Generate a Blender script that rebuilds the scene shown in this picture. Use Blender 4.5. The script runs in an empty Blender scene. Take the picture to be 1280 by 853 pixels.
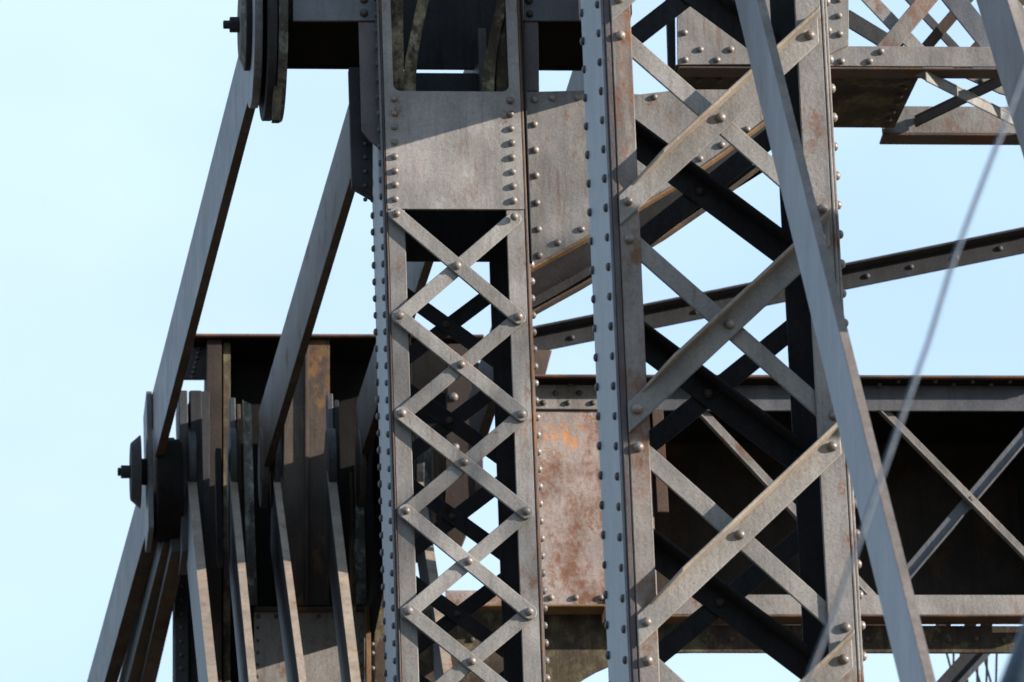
import bpy, math, random
from mathutils import Vector, Matrix
random.seed(7)
C = bpy.data.collections.new('bridge'); bpy.context.scene.collection.children.link(C)
sc = bpy.context.scene

# ------------------------------------------------------------------ camera
PSI, EL, ROLL = math.radians(6.0), math.radians(22.0), math.radians(2.1)
FPX = 9000.0
CAM = Vector((0, 0, 1.6))
_s, _c = math.sin, math.cos
FWD = Vector((_s(PSI)*_c(EL), _c(PSI)*_c(EL), _s(EL)))
_r0 = Vector((_c(PSI), -_s(PSI), 0)); _u0 = _r0.cross(FWD)
RT = _r0*_c(ROLL) - _u0*_s(ROLL); UP = _u0*_c(ROLL) + _r0*_s(ROLL)
cd = bpy.data.cameras.new('camera'); cam = bpy.data.objects.new('camera', cd); C.objects.link(cam)
m = Matrix((RT, UP, -FWD)).transposed().to_4x4(); m.translation = CAM
cam.matrix_world = m
cd.sensor_width = 36; cd.lens = 36*FPX/1280; cd.clip_start = 0.5; cd.clip_end = 6000
cd.dof.use_dof = True; cd.dof.focus_distance = 29.5; cd.dof.aperture_fstop = 10
sc.camera = cam

# ------------------------------------------------------------------ light
SUN = Vector((2.2, -1.0, 0.68)).normalized()
sl = bpy.data.lights.new('sun', 'SUN'); sl.energy = 5.0; sl.angle = math.radians(0.5); sl.color = (1.0, 0.91, 0.80)
so = bpy.data.objects.new('sun', sl); C.objects.link(so); so.rotation_euler = SUN.to_track_quat('Z', 'Y').to_euler()
w = bpy.data.worlds.new('World'); sc.world = w; w.use_nodes = True
nt = w.node_tree; nt.nodes.clear()
wo = nt.nodes.new('ShaderNodeOutputWorld'); bg = nt.nodes.new('ShaderNodeBackground'); bg.inputs[1].default_value = 0.086
sky = nt.nodes.new('ShaderNodeTexSky'); sky.sky_type = 'NISHITA'; sky.sun_disc = False
sky.sun_elevation = math.asin(SUN.z); sky.sun_rotation = math.atan2(SUN.x, SUN.y)
tc = nt.nodes.new('ShaderNodeTexCoord'); mp = nt.nodes.new('ShaderNodeMapping'); mp.inputs['Scale'].default_value = (9, 9, 22)
nz = nt.nodes.new('ShaderNodeTexNoise'); nz.inputs['Scale'].default_value = 1.0; nz.inputs['Detail'].default_value = 3
mr = nt.nodes.new('ShaderNodeMapRange'); mr.inputs[1].default_value = 0.35; mr.inputs[2].default_value = 0.75
mr.inputs[3].default_value = 0.80; mr.inputs[4].default_value = 0.98
veil = nt.nodes.new('ShaderNodeMix'); veil.data_type = 'RGBA'; veil.inputs[7].default_value = (3.75, 5.35, 7.4, 1)
mp2 = nt.nodes.new('ShaderNodeMapping'); mp2.inputs['Scale'].default_value = (7, 7, 12); mp2.inputs['Location'].default_value = (2.3, 0.4, 1.1)
n2 = nt.nodes.new('ShaderNodeTexNoise'); n2.inputs['Scale'].default_value = 1.0; n2.inputs['Detail'].default_value = 4
cr = nt.nodes.new('ShaderNodeValToRGB'); cr.color_ramp.elements[0].position = 0.43; cr.color_ramp.elements[0].color = (4.6, 5.95, 7.3, 1); cr.color_ramp.elements[1].position = 0.62; cr.color_ramp.elements[1].color = (3.85, 5.35, 7.2, 1)
nt.links.new(tc.outputs['Generated'], mp.inputs[0]); nt.links.new(mp.outputs[0], nz.inputs['Vector'])
nt.links.new(tc.outputs['Generated'], mp2.inputs[0]); nt.links.new(mp2.outputs[0], n2.inputs['Vector']); nt.links.new(n2.outputs[0], cr.inputs[0]); nt.links.new(cr.outputs[0], veil.inputs[7])
nt.links.new(nz.outputs[0], mr.inputs[0])
sx = nt.nodes.new('ShaderNodeSeparateXYZ'); nt.links.new(tc.outputs['Generated'], sx.inputs[0])
hz = nt.nodes.new('ShaderNodeMapRange'); hz.inputs[1].default_value = 0.42; hz.inputs[2].default_value = 0.95; hz.inputs[3].default_value = 1.0; hz.inputs[4].default_value = 0.15
nt.links.new(sx.outputs[2], hz.inputs[0])            # thin high haze, thick towards the horizon and thinning overhead
vf = nt.nodes.new('ShaderNodeMath'); vf.operation = 'MULTIPLY'; nt.links.new(mr.outputs[0], vf.inputs[0]); nt.links.new(hz.outputs[0], vf.inputs[1])
nt.links.new(vf.outputs[0], veil.inputs[0])
nt.links.new(sky.outputs[0], veil.inputs[6]); nt.links.new(veil.outputs[2], bg.inputs[0]); nt.links.new(bg.outputs[0], wo.inputs[0])
sc.view_settings.view_transform = 'Standard'; sc.view_settings.look = 'None'; sc.view_settings.gamma = 1
sc.view_settings.exposure = 1.05

# ------------------------------------------------------------------ measuring helpers
# the bridge is square to X (across), Y (away from the camera), Z (up)
def at(px, py, v):
    d = FWD*FPX + RT*(px-640) + UP*(426.5-py)
    t = (v - CAM.y)/d.y
    return CAM + d*t
def UZ(px, py, v):
    p = at(px, py, v); return (p.x, p.z)
def proj(p):
    q = p - CAM; w_ = q.dot(FWD)
    return (640 + FPX*q.dot(RT)/w_, 426.5 - FPX*q.dot(UP)/w_)
def uavg(pts, v): return sum(at(x, y, v).x for x, y in pts)/len(pts)

# ------------------------------------------------------------------ materials
def steel(name, base, rust=(0.165, 0.085, 0.052), amount=0.3, pale=(0.42, 0.40, 0.37), palea=0.25, scale=3.0, rough=0.55, streak=0.5, spec=0.4, bump=0.4, seed=0.0, spots=(), drip=0.55):
    mt = bpy.data.materials.new(name); mt.use_nodes = True; n = mt.node_tree; N = n.nodes; L = n.links
    b = N['Principled BSDF']
    k = 0.77; base, rust, pale = [tuple(x*k for x in q) for q in (base, rust, pale)]
    geo = N.new('ShaderNodeNewGeometry')
    def mapping(s):
        q = N.new('ShaderNodeMapping'); q.inputs['Scale'].default_value = s; q.inputs['Location'].default_value = (seed, seed*1.7, seed*.6)
        L.new(geo.outputs['Position'], q.inputs[0]); return q
    def noise(s, detail, rgh=0.6, vec=(1, 1, 1)):
        t = N.new('ShaderNodeTexNoise'); t.inputs['Scale'].default_value = s; t.inputs['Detail'].default_value = detail
        t.inputs['Roughness'].default_value = rgh; L.new(mapping(vec).outputs[0], t.inputs['Vector']); return t
    def rng(src, a, c_, lo=0.0, hi=1.0):
        r = N.new('ShaderNodeMapRange'); r.inputs[1].default_value = a; r.inputs[2].default_value = c_; r.inputs[3].default_value = lo; r.inputs[4].default_value = hi
        L.new(src, r.inputs[0]); return r.outputs[0]
    def mix(f, a, c_, mode='MIX'):
        x = N.new('ShaderNodeMix'); x.data_type = 'RGBA'; x.blend_type = mode
        if isinstance(f, float): x.inputs[0].default_value = f
        else: L.new(f, x.inputs[0])
        for i, y in ((6, a), (7, c_)):
            if isinstance(y, tuple): x.inputs[i].default_value = (*y, 1)
            else: L.new(y, x.inputs[i])
        return x.outputs[2]
    def mul(a, c_):
        x = N.new('ShaderNodeMath'); x.operation = 'MULTIPLY'; L.new(a, x.inputs[0])
        if isinstance(c_, float): x.inputs[1].default_value = c_
        else: L.new(c_, x.inputs[1])
        return x.outputs[0]
    patch = noise(scale, 6, 0.68)
    fine = noise(70, 5, 0.7)
    mid = noise(18, 4, 0.65)
    strk = noise(3.0, 4, 0.6, (9, 9, 0.7))
    th = 0.72 - 0.42*amount
    c0 = mix(rng(patch.outputs[0], 0.42, 0.68, 0, palea), base, pale)
    c1 = mix(mul(rng(strk.outputs[0], 0.5, 0.72), float(streak)), c0, tuple(x*0.55 for x in base))
    rmask = rng(patch.outputs[0], th+0.04, th-0.10) if False else rng(noise(scale*1.7, 7, 0.72, (1, 1, 0.6)).outputs[0], th, th+0.10)
    rmask = mul(rmask, rng(mid.outputs[0], 0.38, 0.56, 0.35, 1.0))
    c2 = mix(rmask, c1, rust)
    if drip:
        dm = mul(rng(noise(3.4, 5, 0.7, (14, 14, 0.9)).outputs[0], 0.54, 0.66), rng(noise(2.2, 3, 0.6).outputs[0], 0.45, 0.60))
        dm = mul(dm, float(drip)); c2 = mix(dm, c2, rust)
    for (sp, R_, col) in spots:
        dd = N.new('ShaderNodeVectorMath'); dd.operation = 'DISTANCE'; L.new(geo.outputs['Position'], dd.inputs[0]); dd.inputs[1].default_value = tuple(sp)
        ad = N.new('ShaderNodeMath'); ad.operation = 'MULTIPLY_ADD'; L.new(mid.outputs[0], ad.inputs[0]); ad.inputs[1].default_value = R_*2.4; L.new(dd.outputs['Value'], ad.inputs[2])
        a2 = N.new('ShaderNodeMath'); a2.operation = 'MULTIPLY_ADD'; L.new(fine.outputs[0], a2.inputs[0]); a2.inputs[1].default_value = R_*2.0; L.new(ad.outputs[0], a2.inputs[2])
        c2 = mix(rng(a2.outputs[0], R_*2.45, R_*2.15, 0, 0.85), c2, tuple(x*k for x in col))
    spk = rng(noise(130, 3, 0.5).outputs[0], 0.62, 0.68, 0, 0.5)
    c3 = mix(spk, c2, tuple(x*0.35 for x in base))
    blot = rng(noise(6, 3, 0.5, (1, 1, 0.7)).outputs[0], 0.35, 0.65, 0.80, 1.18)
    vb2 = N.new('ShaderNodeVectorMath'); vb2.operation = 'SCALE'; L.new(c3, vb2.inputs[0]); L.new(blot, vb2.inputs['Scale']); c4 = vb2.outputs[0]
    g = rng(fine.outputs[0], 0.3, 0.7, 0.84, 1.15)
    vm = N.new('ShaderNodeVectorMath'); vm.operation = 'SCALE'; L.new(c4, vm.inputs[0]); L.new(g, vm.inputs['Scale'])
    oi = N.new('ShaderNodeObjectInfo'); v2 = N.new('ShaderNodeVectorMath'); v2.operation = 'SCALE'; L.new(vm.outputs[0], v2.inputs[0]); L.new(rng(oi.outputs['Random'], 0, 1, 0.80, 1.17), v2.inputs['Scale'])   # each rolled piece weathered a little differently
    L.new(v2.outputs[0], b.inputs['Base Color'])
    L.new(rng(rmask, 0, 1, rough, min(0.95, rough+0.3)), b.inputs['Roughness'])
    b.inputs['Specular IOR Level'].default_value = spec
    bp = N.new('ShaderNodeBump'); bp.inputs['Strength'].default_value = bump; bp.inputs['Distance'].default_value = 0.006
    hm = N.new('ShaderNodeMath'); hm.operation = 'ADD'; L.new(mid.outputs[0], hm.inputs[0]); L.new(fine.outputs[0], hm.inputs[1])
    L.new(hm.outputs[0], bp.inputs['Height']); L.new(bp.outputs[0], b.inputs['Normal'])
    return mt
OR, BR = (0.55, 0.22, 0.055), (0.20, 0.10, 0.06)
S_GREY = steel('weathered_grey_steel', (0.218, 0.203, 0.193), amount=0.40, seed=1, spots=[(at(495, 140, 30), 0.09, BR), (at(632, 147, 30), 0.07, BR), (at(640, 180, 30), 0.05, BR), (at(722, 225, 30), 0.08, BR), (at(535, 195, 30), 0.05, BR), (at(850, 135, 30), 0.09, BR)])
S_GREY2 = steel('weathered_grey_steel_worn', (0.195, 0.182, 0.174), amount=0.42, seed=5, spots=[(at(514, 815, 30), 0.10, BR), (at(508, 700, 30), 0.05, BR), (at(1022, 150, 23.5), 0.10, BR), (at(1052, 610, 23.5), 0.06, BR)])
S_LACE = steel('lacing_steel', (0.225, 0.21, 0.197), amount=0.24, seed=9, spots=[(at(545, 620, 30), 0.05, BR), (at(620, 545, 30), 0.04, BR), (at(812, 72, 23.5), 0.03, BR)], rough=0.5)
S_RUST = steel('rust_streaked_steel', (0.175, 0.15, 0.137), rust=(0.17, 0.085, 0.05), amount=0.58, seed=13, streak=0.8)
S_EDGE = steel('rusted_edge_steel', (0.085, 0.052, 0.038), rust=(0.17, 0.075, 0.035), amount=0.6, palea=0.0, seed=17)
S_BLUE = steel('sky_tinted_slate_steel', (0.088, 0.093, 0.108), amount=0.12, pale=(0.16, 0.165, 0.18), seed=21, rough=0.42, spec=0.45, palea=0.5, streak=0.5)  # blue of the sky on side faces worked into the base colour
S_DARK = steel('shade_dark_steel', (0.036, 0.036, 0.040), rust=(0.035, 0.022, 0.016), amount=0.3, pale=(0.06, 0.058, 0.056), seed=25, rough=0.75, spec=0.15)  # base darkened to put the shade of the interiors into the colour
S_BLACK = steel('shade_black_steel', (0.015, 0.014, 0.0135), rust=(0.018, 0.011, 0.008), amount=0.3, pale=(0.013, 0.013, 0.013), seed=27, rough=0.85, spec=0.05)  # near-black base stands in for deep shade on webs and soffits
S_BROWN = steel('dark_brown_steel', (0.075, 0.052, 0.042), rust=(0.13, 0.055, 0.028), amount=0.45, pale=(0.13, 0.11, 0.09), seed=29, rough=0.7, spec=0.2)
S_SCALE = steel('flaking_brown_steel', (0.05, 0.034, 0.027), rust=(0.15, 0.13, 0.075), amount=0.55, pale=(0.1, 0.085, 0.05), palea=0.6, seed=33, rough=0.8, spec=0.2, scale=4)
S_PEEL = steel('peeling_paint_steel', (0.07, 0.065, 0.055), rust=(0.30, 0.33, 0.29), amount=0.5, seed=37, rough=0.75, spec=0.2, scale=6)
S_OCHRE = steel('ochre_stained_steel', (0.06, 0.047, 0.04), rust=(0.18, 0.10, 0.045), amount=0.42, pale=(0.11, 0.08, 0.05), palea=0.4, seed=41, rough=0.75, spec=0.2)
S_PINK = steel('rust_bloomed_plate', (0.29, 0.235, 0.215), spots=[(at(684, 575, 33.6), 0.24, BR), (at(735, 640, 33.6), 0.26, BR), (at(740, 525, 33.6), 0.16, BR), (at(690, 722, 33.6), 0.16, BR), (at(703, 542, 33.6), 0.25, OR)], rust=(0.17, 0.08, 0.05), amount=0.62, pale=(0.34, 0.30, 0.28), palea=0.6, seed=45, scale=2.5)
S_BAR = steel('eyebar_steel', (0.10, 0.105, 0.12), amount=0.2, pale=(0.24,0.24,0.25), palea=0.7, seed=49, rough=0.5, spec=0.4, streak=1.0, scale=3.5, drip=0.35)
S_BARB = steel('brown_eyebar_steel', (0.075, 0.066, 0.066), amount=0.35, pale=(0.14, 0.135, 0.14), palea=0.6, seed=51, rough=0.55, streak=1.0, scale=3.5, drip=0.6)
S_HANG = steel('mossy_hanger_steel', (0.045, 0.034, 0.024), rust=(0.27, 0.23, 0.15), amount=0.52, pale=(0.10, 0.075, 0.045), palea=0.6, seed=52, rough=0.8, spec=0.2, scale=5)
S_RIVET = steel('rivet_steel', (0.20, 0.165, 0.145), amount=0.3, seed=53, rough=0.38, spec=0.7, scale=9)
S_RIVETD = steel('dark_rivet_steel', (0.06, 0.052, 0.050), rust=(0.12, 0.07, 0.04), amount=0.4, pale=(0.12, 0.1, 0.08), seed=57, rough=0.6, scale=9)
S_CABLE = steel('galvanised_cable', (0.05, 0.085, 0.13), amount=0.02, pale=(0.07, 0.11, 0.16), seed=61, rough=0.4)
S_LIP = steel('ochre_rust_lip', (0.22, 0.13, 0.06), rust=(0.10, 0.05, 0.025), amount=0.4, pale=(0.28, 0.2, 0.11), seed=43, rough=0.75, spec=0.2)
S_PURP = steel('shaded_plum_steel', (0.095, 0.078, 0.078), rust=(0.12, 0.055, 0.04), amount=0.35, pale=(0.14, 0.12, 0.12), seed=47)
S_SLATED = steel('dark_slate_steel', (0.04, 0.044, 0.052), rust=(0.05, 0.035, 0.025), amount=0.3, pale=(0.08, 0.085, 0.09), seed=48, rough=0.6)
S_BARD = steel('shaded_eyebar_steel', (0.04, 0.044, 0.053), amount=0.2, pale=(0.09, 0.10, 0.11), palea=0.5, seed=50, rough=0.5)  # darker copy of the eyebar steel, surrounding shade put into its base
S_POST = steel('dark_umber_steel', (0.045, 0.033, 0.028), rust=(0.075, 0.035, 0.02), amount=0.4, pale=(0.07, 0.06, 0.05), seed=30, rough=0.75, spec=0.15)
S_WEB = steel('umber_web_steel', (0.058, 0.047, 0.040), rust=(0.09, 0.055, 0.035), amount=0.45, pale=(0.045, 0.04, 0.036), seed=28, rough=0.8, spec=0.1)
S_TAN = steel('sunlit_tan_leg', (0.31, 0.255, 0.20), rust=(0.2, 0.11, 0.06), amount=0.25, seed=77)  # lighter tan paints sunlight onto the outstanding lacing legs
def dirt():
    mt = bpy.data.materials.new('gravel_ground'); mt.use_nodes = True; n = mt.node_tree; b = n.nodes['Principled BSDF']
    t = n.nodes.new('ShaderNodeTexNoise'); t.inputs['Scale'].default_value = 0.4; t.inputs['Detail'].default_value = 8
    g = n.nodes.new('ShaderNodeNewGeometry'); n.links.new(g.outputs['Position'], t.inputs['Vector'])
    r = n.nodes.new('ShaderNodeValToRGB'); r.color_ramp.elements[0].color = (0.06, 0.05, 0.035, 1); r.color_ramp.elements[1].color = (0.15, 0.13, 0.09, 1)
    n.links.new(t.outputs[0], r.inputs[0]); n.links.new(r.outputs[0], b.inputs['Base Color']); b.inputs['Roughness'].default_value = 0.95
    return mt

# ------------------------------------------------------------------ mesh helpers
class MB:
    def __init__(s): s.v = []; s.f = []
    def raw(s, vs, fs):
        k = len(s.v); s.v += [Vector(x) for x in vs]; s.f += [[i+k for i in f] for f in fs]; return s
    def prism(s, poly, v0, v1):                       # poly of (u, z), any winding, extruded from v0 (near) to v1 (far)
        a = sum(poly[i][0]*poly[(i+1) % len(poly)][1]-poly[(i+1) % len(poly)][0]*poly[i][1] for i in range(len(poly)))
        if a < 0: poly = poly[::-1]
        n = len(poly); vs = [(u, v0, z) for u, z in poly]+[(u, v1, z) for u, z in poly]
        fs = [list(range(n)), [n+i for i in range(n)][::-1]]
        fs += [[(i+1) % n, i, n+i, n+(i+1) % n] for i in range(n)]
        return s.raw(vs, fs)
    def box(s, u0, u1, v0, v1, z0, z1): return s.prism([(u0, z0), (u1, z0), (u1, z1), (u0, z1)], v0, v1)
    def slab(s, P0, P1, wv, tv):
        P0, P1, wv, tv = Vector(P0), Vector(P1), Vector(wv), Vector(tv)
        vs = [P0, P0+wv, P0+wv+tv, P0+tv, P1, P1+wv, P1+wv+tv, P1+tv]
        fs = [[0, 1, 2, 3], [7, 6, 5, 4], [0, 4, 5, 1], [1, 5, 6, 2], [2, 6, 7, 3], [3, 7, 4, 0]]
        if (P1-P0).dot(wv.cross(tv)) < 0: fs = [f[::-1] for f in fs]
        return s.raw(vs, fs)
    def disc(s, cu, cv, cz, R, t, n=32, R2=None):     # a disc square to u, from cu to cu+t
        R2 = R2 if R2 is not None else R
        vs = [(cu, cv+R2*math.cos(2*math.pi*i/n), cz+R2*math.sin(2*math.pi*i/n)) for i in range(n)]
        vs += [(cu+t, cv+R*math.cos(2*math.pi*i/n), cz+R*math.sin(2*math.pi*i/n)) for i in range(n)]
        fs = [list(range(n))[::-1], [n+i for i in range(n)]]+[[i, (i+1) % n, n+(i+1) % n, n+i] for i in range(n)]
        return s.raw(vs, fs)
    def tube(s, pts, r, n=10):
        k = len(pts); vs = []; fs = []
        for i, p in enumerate(pts):
            d = (pts[min(i+1, k-1)]-pts[max(i-1, 0)]).normalized(); a = d.cross(Vector((0, 1, 0))).normalized(); b = d.cross(a)
            for j in range(n):
                q = 2*math.pi*j/n; vs.append(p+a*r*math.cos(q)+b*r*math.sin(q))
        for i in range(k-1):
            for j in range(n): fs.append([i*n+j, i*n+(j+1) % n, (i+1)*n+(j+1) % n, (i+1)*n+j])
        fs += [list(range(n))[::-1], [(k-1)*n+j for j in range(n)]]
        return s.raw(vs, fs)
    def build(s, name, mat, parent=None, smooth=False, bevel=0.0032):
        org = parent.location.copy() if parent else sum(s.v, Vector())/len(s.v)
        me = bpy.data.meshes.new(name); me.from_pydata([x-org for x in s.v], [], s.f); me.materials.append(mat); me.update()
        if smooth: me.polygons.foreach_set('use_smooth', [True]*len(me.polygons))
        o = bpy.data.objects.new(name, me); C.objects.link(o)
        if parent is not None:
            while parent.parent is not None: parent = parent.parent
            o.parent = parent
        else: o.location = org
        if bevel:
            bv = o.modifiers.new('bevel', 'BEVEL'); bv.width = bevel; bv.segments = 1; bv.limit_method = 'ANGLE'; bv.angle_limit = math.radians(40)
        return o
def thing(name, label, cat, loc, group=None):
    o = bpy.data.objects.new(name, None); o.empty_display_size = 0.2; o.location = loc; C.objects.link(o)
    o['label'] = label; o['category'] = cat
    if group: o['group'] = group
    return o
def tag(o, label, cat, group=None):
    o['label'] = label; o['category'] = cat
    if group: o['group'] = group
def dome_mesh(mat):
    n = 12; vs = []; fs = []; prof = [(0.96, 0.0), (1.0, 0.38), (0.84, 0.80), (0.46, 1.06)]
    for r, h in prof:
        for i in range(n): vs.append((r*math.cos(2*math.pi*i/n), r*math.sin(2*math.pi*i/n), h))
    vs.append((0, 0, 1.15))
    for k in range(len(prof)-1):
        for i in range(n): fs.append([k*n+i, k*n+(i+1) % n, (k+1)*n+(i+1) % n, (k+1)*n+i])
    k = (len(prof)-1)*n
    for i in range(n): fs.append([k+i, k+(i+1) % n, len(vs)-1])
    me = bpy.data.meshes.new('rivet'); me.from_pydata(vs, [], fs); me.materials.append(mat); me.polygons.foreach_set('use_smooth', [True]*len(fs)); me.update()
    return me
DOMES = dome_mesh(steel('slate_rivet_steel', (0.075, 0.078, 0.09), amount=0.2, pale=(0.13, 0.135, 0.15), seed=58, rough=0.5, scale=9))
DOME, DOMED = dome_mesh(S_RIVET), dome_mesh(S_RIVETD)
ROT = {'-v': (math.pi/2, 0, 0), '-u': (0, -math.pi/2, 0), '+u': (0, math.pi/2, 0), '-z': (math.pi, 0, 0)}
def rivet(parent, p, r=0.018, n='-v', me=None):
    o = bpy.data.objects.new('rivet', me or DOME); C.objects.link(o); o.parent = parent
    o.location = Vector(p)-parent.location; o.rotation_euler = ROT[n]
    q = r*random.uniform(0.94, 1.06); o.scale = (q, q, q*random.uniform(0.95, 1.1)); return o
def bar2(p, q, wd, v0, v1, mb=None, ext=0.0, cut=None):
    """flat bar between two (u,z) points"""
    mb = mb or MB(); p = Vector(p); q = Vector(q); d = (q-p).normalized(); n = Vector((-d.y, d.x))*(wd/2)
    p = p-d*ext; q = q+d*ext
    if cut: p = p+n*random.uniform(-.05, .05); q = q+n*random.uniform(-.05, .05)
    if cut: # round-ish ends: clipped corners
        R = wd/2; m_ = n/R; pts = []
        for c0_, s_ in ((q-d*R, 1), (p+d*R, -1)):
            for i_ in range(7):
                a_ = math.pi*(i_/6-0.5); pts.append(c0_+(d*math.cos(a_)+m_*math.sin(a_))*R*s_)
    else: pts = [p-n, q-n, q+n, p+n]
    return mb.prism([tuple(x) for x in pts], v0, v1)
def poly(pts, v): return [UZ(x, y, v) for x, y in pts]
def plate(name, pts, v, t, mat, parent, bevel=0.002):
    return MB().prism(poly(pts, v), v, v+t).build(name, mat, parent, bevel=bevel)

# ------------------------------------------------------------------ ground
g = MB().raw([(-3000, -3000, 0), (3000, -3000, 0), (3000, 3000, 0), (-3000, 3000, 0)], [[0, 1, 2, 3]]).build('ground', dirt(), bevel=0)
g['kind'] = 'structure'

# ================================================================== left laced column (v = 30)
VL, DL = 30.0, 0.56
uL = uavg([(481.6, 262), (490.5, 557), (499.6, 853)], VL); uR = uavg([(659, 262), (679, 853)], VL)
uLi = uavg([(507.5, 304), (523.8, 853)], VL); uRi = uavg([(634, 332), (655, 853)], VL)
zt = at(560, -120, VL).z; zb = at(590, 1250, VL).z; zbat = at(560, 262, VL).z; zopen = at(560, 115, VL).z
T = thing('laced_column', 'grey riveted column with narrow crossed flat lacing bars and a solid plate on top, left of the wider column', 'steel column', (uL, VL, zb), 'riveted laced bridge columns')
LC = T
mb = MB().box(uL-0.012, uL, VL+0.004, VL+DL, zb, zt); mb.build('side_plate', S_BLUE, T)
mb = MB().box(uR, uR+0.010, VL+0.004, VL+DL, zb, zt); mb.build('side_plate', S_EDGE, T)
MB().box(uL+0.010, uLi, VL, VL+0.014, zb, zbat+0.02).build('flange', S_GREY2, T)
MB().box(uL-0.0, uL+0.009, VL-0.004, VL+0.03, zb, zt).build('edge_angle', S_BROWN, T)
MB().box(uRi, uR-0.009, VL, VL+0.014, zb, zbat+0.02).build('flange', S_GREY, T)
MB().box(uR-0.008, uR+0.004, VL-0.003, VL+0.03, zb, zt).build('edge_angle', S_EDGE, T)
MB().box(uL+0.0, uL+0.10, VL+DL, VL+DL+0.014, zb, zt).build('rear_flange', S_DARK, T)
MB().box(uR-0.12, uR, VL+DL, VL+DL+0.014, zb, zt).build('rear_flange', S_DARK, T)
# front plate with rounded opening
cuL, cuR = at(490.5, 80, VL).x, at(635, 80, VL).x; r_ = 0.035
outer = [(uL+0.010, zbat), (uR-0.009, zbat), (uR-0.009, zopen+0.03), (uL+0.010, zopen+0.03)]
fp = MB()
fp.prism([(uL+0.010, zbat), (uR-0.009, zbat), (uR-0.009, zopen), (uL+0.010, zopen)], VL-0.006, VL+0.010)
left = [(uL+0.010, zopen), (cuL+r_, zopen)]+[(cuL+r_-r_*math.sin(a), zopen+r_-r_*math.cos(a)) for a in [math.radians(15*i) for i in range(1, 7)]]+[(cuL, zt), (uL+0.010, zt)]
fp.prism(left, VL-0.006, VL+0.010)
rgt = [(uR-0.009, zopen), (cuR-r_, zopen)]+[(cuR-r_+r_*math.sin(a), zopen+r_-r_*math.cos(a)) for a in [math.radians(15*i) for i in range(1, 7)]]+[(cuR, zt), (uR-0.009, zt)]
fp.prism(rgt, VL-0.006, VL+0.010)
fp.build('batten_plate', S_GREY, T, bevel=0)
zb1, zb2 = at(560, 328, VL+DL).z, at(560, 92.5, VL+DL).z
MB().box(uL+0.10, uR-0.12, VL+DL-0.012, VL+DL, zb1, zb2).build('rear_batten_plate', S_DARK, T)
# front lacing
Lr = [(495, 271), (499, 398), (502, 520), (507, 642), (510, 767), (514, 890), (517.5, 1013), (521, 1136)]
Rr = [(642, 275), (647.5, 399.5), (651.5, 521), (657, 642.5), (661, 768), (665, 892), (669, 1015), (673, 1138)]
Cr = [(570.5, 336), (575.5, 459.5), (579.5, 581), (585, 705), (589, 830), (594, 953), (598, 1076)]
for i in range(7):
    bar2(UZ(*Lr[i+1], VL), UZ(*Rr[i], VL), 0.068, VL-0.016, VL-0.0015, ext=0.035, cut=1).build('lacing_bar', S_LACE, T)
    bar2(UZ(*Lr[i], VL), UZ(*Rr[i+1], VL), 0.068, VL-0.032, VL-0.018, ext=0.035, cut=1).build('lacing_bar', S_LACE, T)
for p in Lr+Rr+Cr:
    q = at(*p, VL); rivet(T, (q.x, VL-0.031, q.z), 0.0195)
for i, p in enumerate([(557.5, 405), (562, 525), (565.4, 645), (571, 767), (575, 889), (579, 1010), (553, 285)]):
    q = at(*p, VL+DL); hz = 0.215; v = VL+DL+0.016
    if i == 6: continue
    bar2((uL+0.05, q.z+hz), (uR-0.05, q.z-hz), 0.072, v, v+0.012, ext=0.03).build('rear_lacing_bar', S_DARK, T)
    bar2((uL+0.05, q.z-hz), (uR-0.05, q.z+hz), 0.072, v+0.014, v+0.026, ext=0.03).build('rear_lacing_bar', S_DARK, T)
    rivet(T, (q.x, v, q.z), 0.018, me=DOMED)
# side and edge rivets
z = zb; k = 0
while z < zt:
    rivet(T, (uL-0.012, VL+0.035, z), 0.016, '-u', DOMES).scale.z *= 0.72
    rivet(T, (uL-0.012, VL+DL-0.04, z+0.03), 0.017, '-u', DOMES).scale.z *= 0.72
    if z < zbat-0.2: rivet(T, (uR+0.010, VL+0.035, z), 0.018, '+u', DOME)
    z += 0.083
for y in (125, 143, 160, 179, 197, 215, 232, 250):
    q = at(493.5-0.0+(y-200)*0.012, y, VL); rivet(T, (q.x, VL-0.006, q.z), 0.016)
for y in (127, 144, 162, 180, 198, 216, 234, 252):
    q = at(637.5+(y-127)*0.035, y, VL); rivet(T, (q.x, VL-0.006, q.z), 0.017)

# ================================================================== right laced column (v = 23.5)
VR, DR = 23.5, 0.62
wL = uavg([(754, 0), (773, 460), (793, 853)], VR); wR = uavg([(1031, 0), (1075, 853)], VR)
wLi = uavg([(791, 30), (806, 460), (824, 853)], VR); wRi = uavg([(997, 100), (1033, 720)], VR)
wt = at(900, -150, VR).z; wb = at(900, 1250, VR).z
T = thing('laced_column', 'wide near column laced with heavy angle bars and flat bars, rust streaked left flange', 'steel column', (wL, VR, wb), 'riveted laced bridge columns')
RC = T
MB().box(wL-0.012, wL, VR+0.004, VR+DR, wb, wt).build('side_plate', S_BLUE, T)
MB().box(wL, wL+0.021, VR-0.001, VR+0.03, wb, wt).build('edge_angle', S_PURP, T)
MB().box(wL+0.023, wLi, VR-0.004, VR+0.012, wb, wt).build('flange', S_RUST, T)
MB().box(wRi, wR-0.012, VR-0.002, VR+0.012, wb, wt).build('flange', S_GREY2, T)
MB().box(wR-0.011, wR, VR-0.004, VR+0.03, wb, wt).build('edge_angle', S_GREY2, T)
MB().box(wR, wR+0.012, VR+0.004, VR+DR, wb, wt).build('side_plate', S_GREY2, T)
MB().box(wL, wL+0.11, VR+DR, VR+DR+0.014, wb, wt).build('rear_flange', S_DARK, T)
MB().box(wR-0.105, wR, VR+DR, VR+DR+0.014, wb, wt).build('rear_flange', S_DARK, T)
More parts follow.
